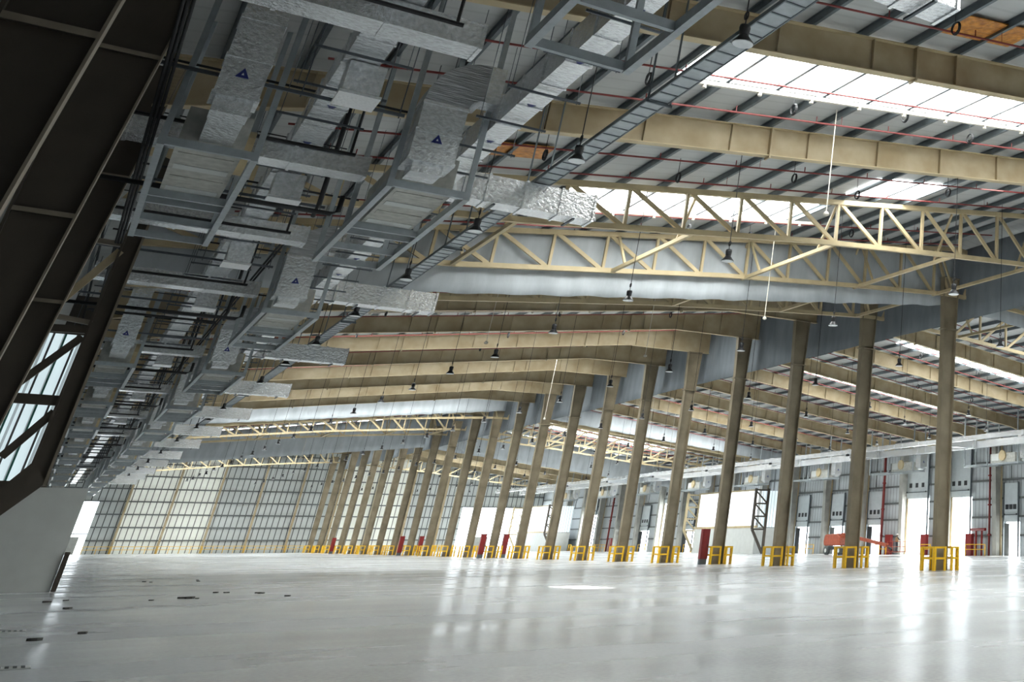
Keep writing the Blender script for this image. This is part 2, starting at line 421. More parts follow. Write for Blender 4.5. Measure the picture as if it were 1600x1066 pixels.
for yy, dr, w in ((50.55, -1.33, 'the near'), (139.55, 0, 'the middle'), (175.6, -1.95, 'the far')):
    for side in (0, 1):
        curtain(yy, side, dr, 'smoke_curtain', 'wrinkled grey fabric curtain hung across the %s aisle, %s one' % ('left' if side == 0 else 'right', w))
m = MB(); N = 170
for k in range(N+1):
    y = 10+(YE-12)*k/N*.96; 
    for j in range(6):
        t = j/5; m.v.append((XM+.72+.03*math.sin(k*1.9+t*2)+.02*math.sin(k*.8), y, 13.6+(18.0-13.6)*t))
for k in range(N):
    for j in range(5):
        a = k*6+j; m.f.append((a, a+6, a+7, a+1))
o = m.build('smoke_curtain', 'fabric_shaded', smooth=True); sm = o.modifiers.new('t', 'SOLIDIFY'); sm.thickness = .02
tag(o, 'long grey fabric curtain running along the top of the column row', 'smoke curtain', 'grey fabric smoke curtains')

# ------------------------------------------------------------------ centre columns
def dcol(z): return .78+.14*z/12.9 if z <= 12.9 else .92+(z-12.9)*.08
def make_column():
    r = empty('steel_column')
    zs = [0.03, 12.9, 16.0]
    for s in (-1, 1):
        m = MB()
        for za, zb in zip(zs, zs[1:]):
            a, bx = s*dcol(za)/2, s*dcol(zb)/2
            m.prism([(a, za), (bx, zb), (bx-s*.035, zb), (a-s*.035, za)], -.2, .2)
        m.build('flange', 'colm', r)
    m = MB()
    m.prism([(-dcol(0)/2+.03, .03), (dcol(0)/2-.03, .03), (dcol(12.9)/2-.03, 12.9), (dcol(16)/2-.03, 16), (-dcol(16)/2+.03, 16), (-dcol(12.9)/2+.03, 12.9)], -.012, .012)
    m.build('web', 'colm', r)
    MB().box(-.56, .56, -.24, .24, 12.87, 12.93).build('splice_plate', 'colm', r)
    MB().box(-.6, .6, -.24, .24, 15.95, 16.0).build('cap_plate', 'colm', r)
    MB().box(-.5, .5, -.3, .3, 0, .03).build('base_plate', 'colm', r)
    return r
c0 = make_column(); n = 0
for i in range(-2, 22):
    lab = 'tan steel H-column in the centre row, %s from the camera' % ORD[n]
    if n == 0: c0.location = (XC, Y(i), 0); tag(c0, lab, 'column', 'columns of the centre row')
    else: dup(c0, (XC, Y(i), 0), lab)
    n += 1
# truss stub columns above 16 at truss frames / wedge
# column guards: four yellow hurdle frames round each foot
def make_guard():
    r = empty('column_guard')
    H = 1.17
    def frame(p, q):
        p, q = Vector(p), Vector(q); m = MB()
        for c_ in (p, q): m.bar(c_, c_+Vector((0,0,H)), .11, .11)
        for z in (H-.045, .6): m.bar(p+Vector((0,0,z)), q+Vector((0,0,z)), .10, .07)
        return m
    for (p, q) in (((-.78,-.5,0),(-.78,.5,0)), ((.78,-.5,0),(.78,.5,0)), ((-.78,-.62,0),(-.1,-.62,0)), ((-.78,.62,0),(-.15,.62,0)), ((.36,-.62,0),(.78,-.62,0)), ((.25,.62,0),(.78,.62,0))):
        frame(p, q).build('hurdle', 'yellow', r)
    return r
g0 = make_guard(); n = 0
for i in range(-1, 22):
    lab = 'yellow guard rails round the foot of a centre-row column, %s from the camera' % ORD[n]
    if n == 0: g0.location = (XC, Y(i), 0); tag(g0, lab, 'guard rail', 'yellow guards round the columns')
    else: dup(g0, (XC, Y(i), 0), lab)
    n += 1
# red cabinets by some columns
def make_cab():
    r = empty('hose_cabinet')
    MB().box(-.27, .27, -.18, .18, .35, 2.3).build('body', 'redc', r)
    MB().box(-.22, .22, -.2, -.18, .42, 2.2).build('door', 'redc', r)
    MB().box(-.25, .25, -.15, .15, 0, .35).build('plinth', 'galv', r)
    MB().box(.14, .18, -.23, -.2, 1.1, 1.3).build('handle', 'blackm', r)
    return r
cb = make_cab(); 
for k, (i, dx, w) in enumerate(((3, -1.12, 'beside the fourth column from the right'), (9, -1.15, 'left of a column midway along the row'), (9, 1.15, 'right of a column midway along the row'), (13, -1.15, 'left of a far column near the end'), (13, 1.15, 'right of a far column near the end'), (18, -1.15, 'by the last columns before the end wall'))):
    lab = 'dark red hose cabinet '+w
    if k == 0: cb.location = (XC+dx, Y(i), 0); tag(cb, lab, 'cabinet', 'red hose cabinets')
    else: dup(cb, (XC+dx, Y(i), 0), lab)

# ------------------------------------------------------------------ side wall frame columns
def xin(z): return -1.54+.071*z
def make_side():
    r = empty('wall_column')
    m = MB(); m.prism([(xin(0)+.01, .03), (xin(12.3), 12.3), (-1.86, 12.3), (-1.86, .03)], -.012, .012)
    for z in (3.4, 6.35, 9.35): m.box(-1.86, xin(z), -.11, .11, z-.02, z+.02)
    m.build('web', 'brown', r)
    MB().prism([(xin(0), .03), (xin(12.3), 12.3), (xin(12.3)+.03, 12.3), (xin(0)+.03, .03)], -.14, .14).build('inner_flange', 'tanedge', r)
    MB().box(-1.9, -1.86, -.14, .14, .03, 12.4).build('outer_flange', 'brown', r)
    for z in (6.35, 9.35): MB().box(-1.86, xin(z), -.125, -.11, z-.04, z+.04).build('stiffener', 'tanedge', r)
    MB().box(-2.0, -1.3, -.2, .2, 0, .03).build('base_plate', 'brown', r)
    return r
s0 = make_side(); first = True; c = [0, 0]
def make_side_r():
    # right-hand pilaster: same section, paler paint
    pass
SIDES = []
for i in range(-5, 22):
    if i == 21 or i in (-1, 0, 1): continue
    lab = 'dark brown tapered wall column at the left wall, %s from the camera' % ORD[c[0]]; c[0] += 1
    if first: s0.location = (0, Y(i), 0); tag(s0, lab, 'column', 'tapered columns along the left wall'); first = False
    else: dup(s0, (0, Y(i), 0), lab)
def make_pil():
    r = empty('wall_column')
    m = MB(); m.prism([(0, .03), (0, 12.2), (-1.1, 12.2), (-.75, .03)], -.012, .012); m.build('web', 'pil', r)
    MB().prism([(-.75, .03), (-1.1, 12.2), (-1.14, 12.2), (-.79, .03)], -.36, .36).build('inner_flange', 'pil', r)
    MB().box(-.02, .02, -.3, .3, .03, 12.2).build('outer_flange', 'creamd', r)
    return r
p0 = make_pil(); n = 0
for i in range(2, 22):
    if Y(i) > YE-2: continue
    lab = 'tan tapered column against the right wall, %s from the right' % ORD[n]
    if n == 0: p0.location = (XR-.25, Y(i)-.5, 0); tag(p0, lab, 'column', 'columns along the right wall')
    else: dup(p0, (XR-.25, Y(i)-.5, 0), lab)
    n += 1
# end wall posts
ep = MB().box(-.16, .16, -.35, -.31, .0, 11.9).box(-.16, .16, -.06, -.02, 0, 11.9).box(-.015, .015, -.33, -.04, 0, 11.9).build('end_wall_post', 'creamd')
ep.location = (0, 0, 0)
for k in range(9):
    x = EX0+BAY*k; o = ep if k == 0 else ep.copy()
    if k: col.objects.link(o)
    o.location = (x, YE-.05, 0); o.scale.z = (ztop(x)-.3)/11.9
    tag(o, 'tan steel post on the end wall, %s from the left' % ORD[k], 'wall post', 'posts of the end wall')

# ------------------------------------------------------------------ railings
def make_rail(L, H=1.15):
    m = MB()
    n = max(1, round(L/1.6))
    for k in range(n+1): m.bar((0, L*k/n, 0), (0, L*k/n, H), .07, .07)
    for z in (H-.035, H*.55): m.bar((0, 0, z), (0, L, z), .07, .05)
    return m
# along end wall
for k, (a, bx) in enumerate(zip(edges, edges[1:])):
    o = make_rail(bx-a-.15).build('safety_railing', 'yellow'); o.rotation_euler.z = -math.pi/2; o.location = (a+.07, YE-1.2, 0)
    tag(o, 'yellow safety railing along the end wall, %s section from the left' % ORD[k], 'railing', 'railings along the end wall')
spans = [(95.2, 98.6), (105.2, 107.4), (114.2, 117.0), (122.2, 126.0), (131.2, 135.0), (166.8, 171.2), (176.2, 180.4), (186, 189.2), (194.2, 198.6), (204, 213.5), (221.2, 222.4)]
for k, (a, bx) in enumerate(spans):
    o = make_rail(bx-a).build('safety_railing', 'yellow'); o.location = (XR-1.9, a, 0)
    tag(o, 'yellow safety railing before the right wall, %s from the right' % ORD[k], 'railing', 'railings along the right wall')

# ------------------------------------------------------------------ dock doors
for k, (a, bx, hgt, kd) in enumerate(DOORS):
    w = bx-a; t = empty('dock_door', (XR-.3, (a+bx)/2, 0), 'pale sectional dock door raised above its opening, %s from the right' % ORD[k], 'dock door', 'raised dock doors')
    lh = 3.9 if kd == 'low' else 5.6
    leaf = MB().box(0, .07, -w/2+.1, w/2-.1, hgt+.05, hgt+lh)
    leaf = leaf.build('door_leaf', 'door', t)
    m = MB()
    for q in (-.27, 0, .27): m.box(-.012, .0, q*w-.28, q*w+.28, hgt+1.25, hgt+1.75)
    m.build('window_pane', 'dark', t)
    for s in (-1, 1):
        MB().box(-.06, .1, s*(w/2+.02)-.06, s*(w/2+.02)+.06, 0, hgt+lh+.1).build('track', 'galv', t)
        MB().tube([(-.1, s*w*.42, hgt+.75), (-.02, s*w*.42, hgt+.75)], .09, 8).build('roller', 'blackm', t)
    MB().box(-.1, -.02, -w/2, w/2, hgt+.68, hgt+.76).build('shaft', 'galv', t)
    if kd == 'low': MB().box(.0, .06, w*.12, w/2-.1, 0, hgt*.96).build('half_leaf', 'dark' if k % 2 else 'girt', t)
# fire pipes and cabinets on right wall
for k, y in enumerate((117.2, 97.0+5.2, 96.0, 163.0-.6, 206.5)):
    if k == 1: continue
    t = empty('fire_riser', (XR-.7, y, 0), 'dark red fire main riser on the right wall, %s from the right' % ['second', '', 'first', 'third', 'fourth'][k], 'pipe', 'red risers on the right wall')
    MB().tube([(0, 0, .0), (0, 0, 11.3)], .17 if k != 2 else .12, 8).build('pipe', 'red', t, True)
    for z in (2, 5, 8): MB().tube([(0, 0, z), (0, 0, z+.15)], .24, 8).build('coupling', 'redc', t, True)
t = empty('valve_set', (XR-1.0, 97.4, 0), 'dark red fire valve pipework behind a yellow railing at the right wall', 'pipe')
for dy in (-.5, .5): MB().tube([(0, dy, .0), (0, dy, 2.6)], .12, 8).build('pipe', 'redc', t)
MB().tube([(0, -1.1, 2.6), (0, 1.4, 2.6)], .16, 8).build('header', 'redc', t)
for k, y in enumerate((99.4, 115.4, 155-47.2+.2, 204.6)):
    o = MB().box(XR-.95, XR-.55, y-.55, y+.55, 0, 2.2).build('fire_cabinet', 'redc')
    tag(o, 'red fire cabinet against the right wall, %s from the right' % ['first', 'third', 'second', 'fourth'][k], 'cabinet', 'red cabinets at the right wall')

# ------------------------------------------------------------------ drop portals with lattice ends (one left, two right)
def make_portal(side):
    """local x from the hall face back to the wall, y along the wall"""
    L = 19.0; D = 4.0
    t = empty('stair_enclosure')
    MB().box(0, D, 0, L, 0, 3.2).build('base_wall', 'white', t)
    MB().box(.1, .2, .4, L*.48, 3.5, 7.9).build('lit_panel', 'curtain', t)
    MB().box(.1, .2, L*.52, L-.4, 3.5, 7.9).build('lit_panel', 'curtain', t)
    MB().box(-.05, .25, 0, L, 3.2, 3.5).build('sill_beam', 'cream', t)
    MB().box(-.05, .25, 0, L, 7.9, 8.1).build('head_beam', 'cream', t)
    MB().box(.5, 3.9, -.05, 0.15, 3.3, 7.9).build('side_glazing', 'curtainx', t)
    for yy in (-1.6, L+.9):
        l = empty('lattice_end', (0, yy, 0)); l.parent = t
        xx = [-.9, -.9, .8, 0]
        MB().bar((-1.3, 0, 3.0), (-1.3, 0, 8.1), .28, .3).build('chord', 'cream' if yy > 0 else 'brown', l)
        MB().bar((-1.3, 0, 3.0), (.6, 0, 0), .28, .3).build('chord', 'cream' if yy > 0 else 'brown', l)
        MB().bar((.6, 0, 0), (.6, 0, 8.1), .28, .3).build('chord', 'cream' if yy > 0 else 'brown', l)
        for z in (3.0, 4.6, 6.2, 7.9):
            MB().bar((-1.3, 0, z), (.6, 0, z), .2, .2).build('strut', 'cream' if yy > 0 else 'brown', l)
            if z < 7: MB().bar((-1.3, 0, z+1.6), (.6, 0, z), .16, .16).build('diagonal', 'cream' if yy > 0 else 'brown', l)
    return t
P = make_portal(1); P.location = (73.5, 141.2, 0); tag(P, 'white walled enclosure with bright hanging panels and lattice ends at the right wall', 'enclosure', 'portal enclosures')
o = dup(P, (73.5, 224.5, 0), 'far white enclosure with bright panels near the right end of the end wall')

# left enclosure: near face seen from the side
t = empty('stair_enclosure', (0, 51.4, 0), 'plain pale block with glazed panels above at the left edge', 'enclosure', 'portal enclosures')
MB().box(-3.0, .94, 0, 16.4, 0, 3.2).build('base_wall', 'white', t)
MB().box(-3.0, -.35, .05, .1, 3.35, 8.25).build('side_glazing', 'curtainx', t)
for k in range(9):
    x = -2.9+.32*k; MB().box(x-.03, x+.03, -.05, .05, 3.35, 8.25).build('mullion', 'teal' if k % 2 else 'girt', t)
MB().box(-3, -.3, -.06, .12, 3.2, 3.38).build('sill_beam', 'brown', t); MB().box(-3, -.3, -.06, .12, 8.25, 8.36).build('head_beam', 'brown', t)
o = MB().box(.95, 1.09, -.1, .1, 0, 1.2).build('dark_corner_strip', 'brown', t)  # narrow dark upright strip at the corner of the block
# brown lattice column in front of it
l = empty('lattice_post', (0, 41.2, 0), 'brown lattice post with tan edge and diagonal struts at the far left', 'column')
MB().box(-.62, -.22, -.02, .02, 2.9, 12.6).build('web', 'brown', l)
MB().box(-.25, -.19, -.16, .16, 2.9, 12.6).build('hall_flange', 'tanedge', l)
MB().box(-.66, -.60, -.16, .16, 2.9, 12.6).build('wall_flange', 'brown', l)
MB().prism([(-.2, 2.95), (-.62, 3.5), (-1.75, 1.75), (-1.75, 1.0)], -.14, .14).build('raking_foot', 'brown', l)
MB().bar((-1.86, 0, .2), (-1.86, 0, 12.3), .12, .12).build('wall_chord', 'brown', l)
for za, zb, w in ((7.37, 7.26, .13), (6.98, 7.06, .2), (5.07, 5.09, .26), (2.79, 2.77, .22), (9.6, 9.6, .15)):
    MB().bar((-1.8, 0, za+.03), (-.6, 0, zb), w, .16).build('strut', 'tanedge' if za > 7.2 else 'brown', l)
for a, bx in (((-1.6, 5.5), (-.68, 6.85)), ((-1.32, 3.83-.25), (-.62, 4.8)), ((-1.5, 7.7), (-.62, 9.4)), ((-1.5, 9.8), (-.62, 11.8))):
    MB().bar((a[0], 0, a[1]), (bx[0], 0, bx[1]), .2, .16).build('diagonal', 'brown' if a[1] < 7 else 'creamd', l)

# ------------------------------------------------------------------ air handling: platforms, units, ducts
PLY = [7.2+18*k for k in range(13)]
HG = lambda x: ztop(x)+.27
def make_platform(x0, x1, nm):
    """local origin at the near end, z absolute; 8.8 m long"""
    r = empty('hanging_platform')
    cx = (x0+x1)/2; w = (x1-x0)/2; L = 8.8
    for x in (x0, x1):
        MB().box(x-.06, x+.06, 0, L, 8.4, 8.42).box(x-.06, x-.045, 0, L, 8.42, 8.58).build('side_rail', 'rail', r)
    for y in (.05, 4.3, 5.0, 6.8, L-.05):
        MB().box(x0, x1, y-.05, y+.05, 8.42, 8.44).box(x0, x1, y-.05, y-.035, 8.44, 8.58).build('cross_rail', 'rail', r)
    for x in (x0, x1):
        for y in (.06, 6.9-2.0, L-.06):
            MB().bar((x, y, 8.42), (x, y, HG(x)), .11, .11).build('hanger_post', 'rail', r)
    return r
def make_unit(x0, x1):
    r = empty('air_handling_unit')
    MB().box(x0+.22, x1-.2, .7, 4.6, 8.6, 9.48).build('casing', 'louver', r)
    for k in range(4):
        y = 1.0+k*.95; MB().box(x0+.3, x1-.28, y, y+.35, 8.584, 8.6).build('skid', 'white' if k % 2 else 'louver', r)
    MB().lathe([(.32, 0), (.32, .08), (.1, .1)], ((x0+x1)/2, 2.2, 9.48)).build('fan_ring', 'cream', r)
    MB().tube([(x1-.2, 2.6, 9.25), (x1-.02, 2.6, 9.25)], .5, 18).build('fan_cover', 'cream', r)
    MB().box(x1-.2, x1-.17, 3.3, 4.4, 8.8, 9.45).build('access_panel', 'white', r)
    MB().box(x0+.3, x1-.3, 4.6, 4.9, 8.7, 9.5).build('intake_hood', 'dark', r)
    return r
def tri(r, x, y, z, s=.11):
    MB().prism([(x-s, z-s*.8), (x+s, z-s*.8), (x, z+s)], y-.006, y).build('triangle_mark', 'bandb', r)
    MB().prism([(x-s*.2, z-s*.35), (x+s*.2, z-s*.35), (x, z+s*.1)], y-.009, y-.006).build('mark_centre', 'foil2', r)
def rduct(x0, x1, y0, y1, z0, z1, axis, step, e=.022, w=.035, ends=True):
    """rectangular duct with standing seam collars, one connected skin"""
    ax = 'xyz'.index(axis); lo = (x0, y0, z0)[ax]; hi = (x1, y1, z1)[ax]
    st = [(lo, e), (lo+w*2, e), (lo+w*2+.001, 0)]
    n_ = max(1, round((hi-lo)/step))
    for k in range(1, n_):
        p = lo+(hi-lo)*k/n_; st += [(p-w-.001, 0), (p-w, e), (p+w, e), (p+w+.001, 0)]
    st += [(hi-w*2-.001, 0), (hi-w*2, e), (hi, e)]
    m = MB()
    for p, ee in st:
        if ax == 0: q = [(p, y0-ee, z0-ee), (p, y1+ee, z0-ee), (p, y1+ee, z1+ee), (p, y0-ee, z1+ee)]
        elif ax == 1: q = [(x0-ee, p, z0-ee), (x1+ee, p, z0-ee), (x1+ee, p, z1+ee), (x0-ee, p, z1+ee)]
        else: q = [(x0-ee, y0-ee, p), (x1+ee, y0-ee, p), (x1+ee, y1+ee, p), (x0-ee, y1+ee, p)]
        m.v += q
    for k in range(len(st)-1):
        for j in range(4): a = k*4; m.f.append((a+j, a+(j+1) % 4, a+4+(j+1) % 4, a+4+j))
    m.f.append((3, 2, 1, 0)); b4 = (len(st)-1)*4; m.f.append((b4, b4+1, b4+2, b4+3))
    return m
def make_drop_r():
    """supply riser with rounded elbow, row beside the aisle; local y from the near end"""
    r = empty('supply_duct')
    rduct(3.6, 4.5, -.6, .35, 8.9, 10.3, 'z', .7).build('riser', 'foil', r)
    MB().box(3.72, 4.33, -.5, .25, 8.68, 8.9).build('boot', 'foil', r)
    # elbow in the x-z plane
    inn = []; out = []
    for k in range(13):
        a = math.pi-(math.pi/2)*k/12
        out.append((4.75+1.15*math.cos(a), 10.3+1.15*math.sin(a))); inn.append((4.75+.25*math.cos(a), 10.3+.25*math.sin(a)))
    MB().prism(out+list(reversed(inn)), -.6, .35).build('elbow', 'corr', r)
    MB().box(4.75, 5.09, -.6, -.04, 10.55, 11.45).build('neck', 'foil', r)
    tri(r, 4.05, -.606, 9.45)
    return r
def make_drop_l():
    r = empty('supply_duct')
    rduct(.02, .74, -1.6, -.9, 9.1, 11.6, 'z', .8).build('riser', 'foil', r)
    MB().box(.08, .68, -1.5, -.95, 8.8, 9.1).build('boot', 'foil', r)
    rduct(-.1, 1.9, -1.65, -.85, 11.6, 12.1, 'x', 1).build('header', 'foil', r)
    MB().box(.1, .66, -.96, .69, 8.8, 9.3).build('transition', 'foil', r)
    tri(r, .36, -1.606, 9.6)
    return r
def make_branch():
    r = empty('branch_duct')
    rduct(5.66, 9.7, 0, .75, 10.1, 10.88, 'x', 1.09, .03).build('duct', 'foil', r)
    MB().box(6.05, 6.12, -.05, .8, 10.05, 10.93).build('flange', 'foil2', r)
    for x in (6.9, 9.1): MB().box(x-.03, x+.03, -.12, .87, 10.0, 10.05).build('support_strut', 'chrome', r)
    MB().box(9.7, 9.73, .06, .69, 10.16, 10.82).build('outlet_grille', 'dark', r)
    return r
def mainduct(x0, x1, z0, z1, y0, y1, lab, X=None):
    r = empty('main_duct', (0, 0, 0), lab, 'duct', 'main ducts along the hall')
    f = (lambda x: x)
    rduct(x0, x1, y0, y1, z0, z1, 'y', 1.5, .025).build('duct', 'foil', r)
    for k in range(14):
        y = y0+9+3*k; xm = (x0+x1)/2
        MB().prism([(xm-.09, y-.09), (xm+.09, y-.09), (xm, y+.11)], z0-.006, z0-.001, 'z').build('triangle_mark', 'bandb', r)
    return r
ROWN = ['aisle-side', 'wall-side']
protoP = [make_platform(3.5, 5.04, ''), make_platform(-.44, 1.07, '')]
protoU = [make_unit(3.5, 5.04), make_unit(-.44, 1.07)]
protoD = [make_drop_r(), make_drop_l()]
protoB = make_branch()
used = set()
def put(proto, loc, lab, cat, grp, flip=False):
    if proto.name in used:
        o = dup(proto, loc, lab, flip); return o
    used.add(proto.name); proto.location = loc
    if flip: proto.scale.x = -1
    return tag(proto, lab, cat, grp)
for k, y in enumerate(PLY):
    for row in (0, 1):
        if row == 1 and k in (0, 2): continue
        nm = '%s row at left, %s from the camera' % (ROWN[row], ORD[k if row == 0 else (k-1 if k < 2 else k-2)])
        put(protoP[row], (0, y, 0), 'grey steel platform frame in the '+nm, 'platform', 'hanging platforms')
        put(protoU[row], (0, y, 0), 'grey air handling unit in the '+nm, 'air handling unit', 'air handling units')
        if k: put(protoD[row], (0, y, 0), 'foil supply riser duct with blue triangle, '+nm, 'duct', 'supply risers')
    put(protoB, (0, y+(5.85 if k not in (7, 9) else 4.7), 0), 'foil-wrapped branch duct end pointing into the left aisle, %s from the camera' % ORD[k], 'duct', 'branch ducts')
# right hall side, mirrored
for k in range(9):
    y = 64.5+18*k
    put(protoP[0], (2*XM-.0, y, 0), 'grey steel hanging platform before the right wall, %s from the right' % ORD[k], 'platform', 'hanging platforms', True)
    put(protoU[0], (2*XM, y, 0), 'cream-fanned air handling unit before the right wall, %s from the right' % ORD[k], 'air handling unit', 'air handling units', True)
    put(protoD[0], (2*XM, y, 0), 'foil supply riser duct before the right wall, %s from the right' % ORD[k], 'duct', 'supply risers', True)
    put(protoB, (2*XM, y+6, 0), 'foil branch duct end before the right wall, %s from the right' % ORD[k], 'duct', 'branch ducts', True)
mainduct(5.12, 5.62, 10.12, 10.8, -4, 232, 'long foil-wrapped main duct over the aisle-side platforms')
mainduct(1.78, 2.4, 10.12, 10.72, -4, 232, 'long foil-wrapped main duct between the two platform rows')
mainduct(mx_(5.62), mx_(5.12), 10.12, 10.8, 66, 236, 'long foil-wrapped main duct before the right wall')
o = mainduct(mx_(10.2), mx_(9.75), 10.35, 10.75, 70, 236, 'outer foil-wrapped duct run on the hall side before the right wall')
# cross ducts and square boots on wall-side main
def make_cross():
    r = empty('cross_duct')
    rduct(-1.2, 3.5, 0, .7, 9.62, 10.1, 'x', 1.5).build('duct', 'foil', r)
    return r
def make_boot():
    r = empty('duct_boot')
    MB().box(1.9, 2.55, 0, .8, 9.45, 10.1).build('box', 'foil', r); MB().box(1.86, 2.59, -.04, .84, 9.4, 9.46).build('flange', 'foil2', r)
    return r
cr_, bt_ = make_cross(), make_boot(); n = 0
for k in range(14):
    if k > 4 and k % 2: continue
    y = 10.2+9*k
    put(cr_, (0, y+(.2 if k % 2 else .9), 0), 'foil cross duct under the wall-side main duct, %s from the camera' % ORD[k], 'duct', 'cross ducts')
    if k < 12: put(bt_, (0, y+3.6, 0), 'square foil outlet box under the wall-side main duct, %s from the camera' % ORD[k], 'duct', 'duct outlet boxes')
# thin hangers
def make_hanger(x0, x1, z):
    r = empty('duct_hanger')
    MB().box(x0, x1, -.02, .02, z-.07, z-.02).build('strut', 'chrome', r)
    for x in (x0+.08, x1-.08): MB().tube([(x, 0, z-.1), (x, 0, ztop(x)+.255)], .008, 4).build('rod', 'chrome', r)
    return r
for x0, x1, z, w in ((4.6, 6.1, 10.09, 'aisle-side'), (1.2, 2.9, 10.09, 'wall-side')):
    h0 = make_hanger(x0, x1, z)
    for k in range(40):
        put(h0, (0, 5.9+2.25*k+(.3 if w[0] == 'a' else .7), 0), 'thin rod hanger with strut carrying the %s main duct, %s from the camera' % (w, ORD[k]), 'hanger', 'duct hangers')
# black insulated pipes
def pipe(pts, r_, lab, mm='black', nm='insulated_pipe', grp=None):
    return tag(MB().tube(pts, r_, 8).build(nm, mm, None, True), lab, 'pipe', grp)
for k in range(8):
    yb = 30.9+18*k if k else 30.9
    y = 12.9+18*(k)
    pipe([(-1.6, y, 9.0), (3.2, y, 9.0), (3.35, y, 9.1), (3.35, y, 9.5)], .06, 'black insulated pipe crossing between platform rows, %s from the camera' % ORD[k], grp='black cross pipes')
    pipe([(2.9, y+.5, 9.0), (2.9, y-.0, 9.2), (2.9, y, 13.1)], .055, 'black insulated vertical drop pipe beside the aisle-side platforms, %s from the camera' % ORD[k], grp='black drop pipes')
for k, (x, z) in enumerate(((3.155, 10.2), (3.245, 10.2), (-.9, 10.8), (-1.3, 10.8))):
    pipe([(x, 38 if k < 2 else 2, z), (x, 220, z)], .035, 'long black pipe running along the %s platforms, %s one' % (('aisle-side', 'inner') if k == 0 else ('aisle-side', 'outer') if k == 1 else ('wall-side', 'inner') if k == 2 else ('wall-side', 'outer')), grp='long black pipes')
for k in range(16):
    y = 6.5+9*k
    t = tag(empty('pipe_bracket', (0, y, 0)), 'strut bracket carrying pipes and cables between the platform rows, %s from the camera' % ORD[k], 'bracket', 'pipe brackets')
    MB().box(-1.5, 3.3, 0, .05, 9.75, 9.82).build('strut', 'chrome', t)
    for x in (-1.4, .9+.5, 3.2): MB().tube([(x, .02, 9.7), (x, .02, ztop(x)+.255)], .012, 4).build('rod', 'chrome', t)
    MB().tube([(-1.3, .25, 11.6), (3.4, .25, 11.6)], .02, 5).build('conduit', 'black', t)
for k in range(3):  # bundle added for its blackness, to darken the left wall side
    pipe([(-.80+.065*k, 0, 9.62), (-.80+.065*k, 225, 9.62)], .03, 'added black pipe of a bundle darkening the left wall side, %s from the wall' % ORD[k], grp='added darkening pipe bundle')
for k in range(24):  # black cross pipes added to darken the left duct area
    y = 9.6+9*k
    t = tag(empty('added_cross_pipe', (0, y, 0)), 'thin black pipe added to darken the space under the left ducts, %s from the camera' % ORD[k], 'pipe', 'thin black pipes added for darkness')
    MB().tube([(-1.1, 0, 10.95), (4.4, 0, 10.95)], .03, 6).build('pipe', 'black', t)
    MB().tube([(-1.1, .2, 9.7), (3.0, .2, 9.7)], .045, 6).build('pipe', 'black', t)
    MB().tube([(2.9, .2, 9.7), (2.9, .2, ztop(2.9)+.25)], .03, 6).build('drop', 'black', t)
# ------------------------------------------------------------------ cable tray
t = empty('cable_tray', (0, 0, 0), 'long grey ladder cable tray slung over the branch ducts', 'cable tray')
MB().box(7.9, 7.93, 2, 200, 11.0, 11.1).build('side_rail', 'galv', t); MB().box(8.37, 8.4, 2, 200, 11.0, 11.1).build('side_rail', 'galv', t)
MB().box(7.93, 8.37, 2, 200, 11.02, 11.03).build('pan', 'rail', t)
m = MB()
for k in range(330): m.box(7.93, 8.37, 2+.6*k, 2.05+.6*k, 11.0, 11.019)
tag(m.build('rungs', 'galv', t), None, None, kind='stuff')
MB().box(8.05, 8.12, 2, 200, 11.03, 11.07).build('cables', 'black', t)
for k in range(19):
    tt_ = empty('tray_hanger', (0, 14+9*k, 0), 'thin trapeze hanger holding the cable tray, %s from the camera' % ORD[k], 'hanger', 'tray hangers')
    MB().box(7.85, 8.5, 0, .05, 10.93, 10.99).build('strut', 'galv', tt_)
    for x in (7.9, 8.45): MB().box(x-.02, x+.02, 0, .04, 10.95, ztop(x)+.255).build('rod', 'galv', tt_)
# ------------------------------------------------------------------ pendant lamps
def make_lamp():
    r = empty('pendant_lamp')
    MB().lathe([(.09, .16), (.11, .34), (.10, .40), (.05, .42)]).build('driver_housing', 'blackm', r, True)
    MB().lathe([(.09, .18), (.13, .12), (.21, .02), (.215, 0), (.19, 0.0), (.11, .12)]).build('shade', 'blackm', r, True)
    MB().lathe([(.20, -.012), (.205, .0), (.10, .01)]).build('lens', 'lens', r)
    MB().tube([(0, 0, .42), (0, 0, .55)], .014, 5).build('hook', 'blackm', r)
    MB().ring((0, 0, .62), .08, .018, 12, 5, 'x').build('cable_coil', 'black', r)
    return r
lp = make_lamp()
cord = {}
def lamp(x, y, z, lab):
    if not vis(x, y, z): return
    o = put(lp, (x, y, z), lab, 'lamp', 'black high-bay pendant lamps')
    key = round(ztop(x)-z, 1)
    if key not in cord:
        c_ = MB().tube([(0, 0, .55), (0, 0, ztop(x)-z+.255)], .014, 5).build('cord', 'black')
        cord[key] = c_.data; c_.parent = o
    else:
        c_ = bpy.data.objects.new('cord', cord[key]); col.objects.link(c_); c_.parent = o
lp_kids = list(lp.children)
def dup_lamp(loc, lab):
    r = lp.copy(); col.objects.link(r); r.location = loc; r['label'] = lab
    for ch in lp_kids: c_ = ch.copy(); col.objects.link(c_); c_.parent = r
    return r
_first = [True]
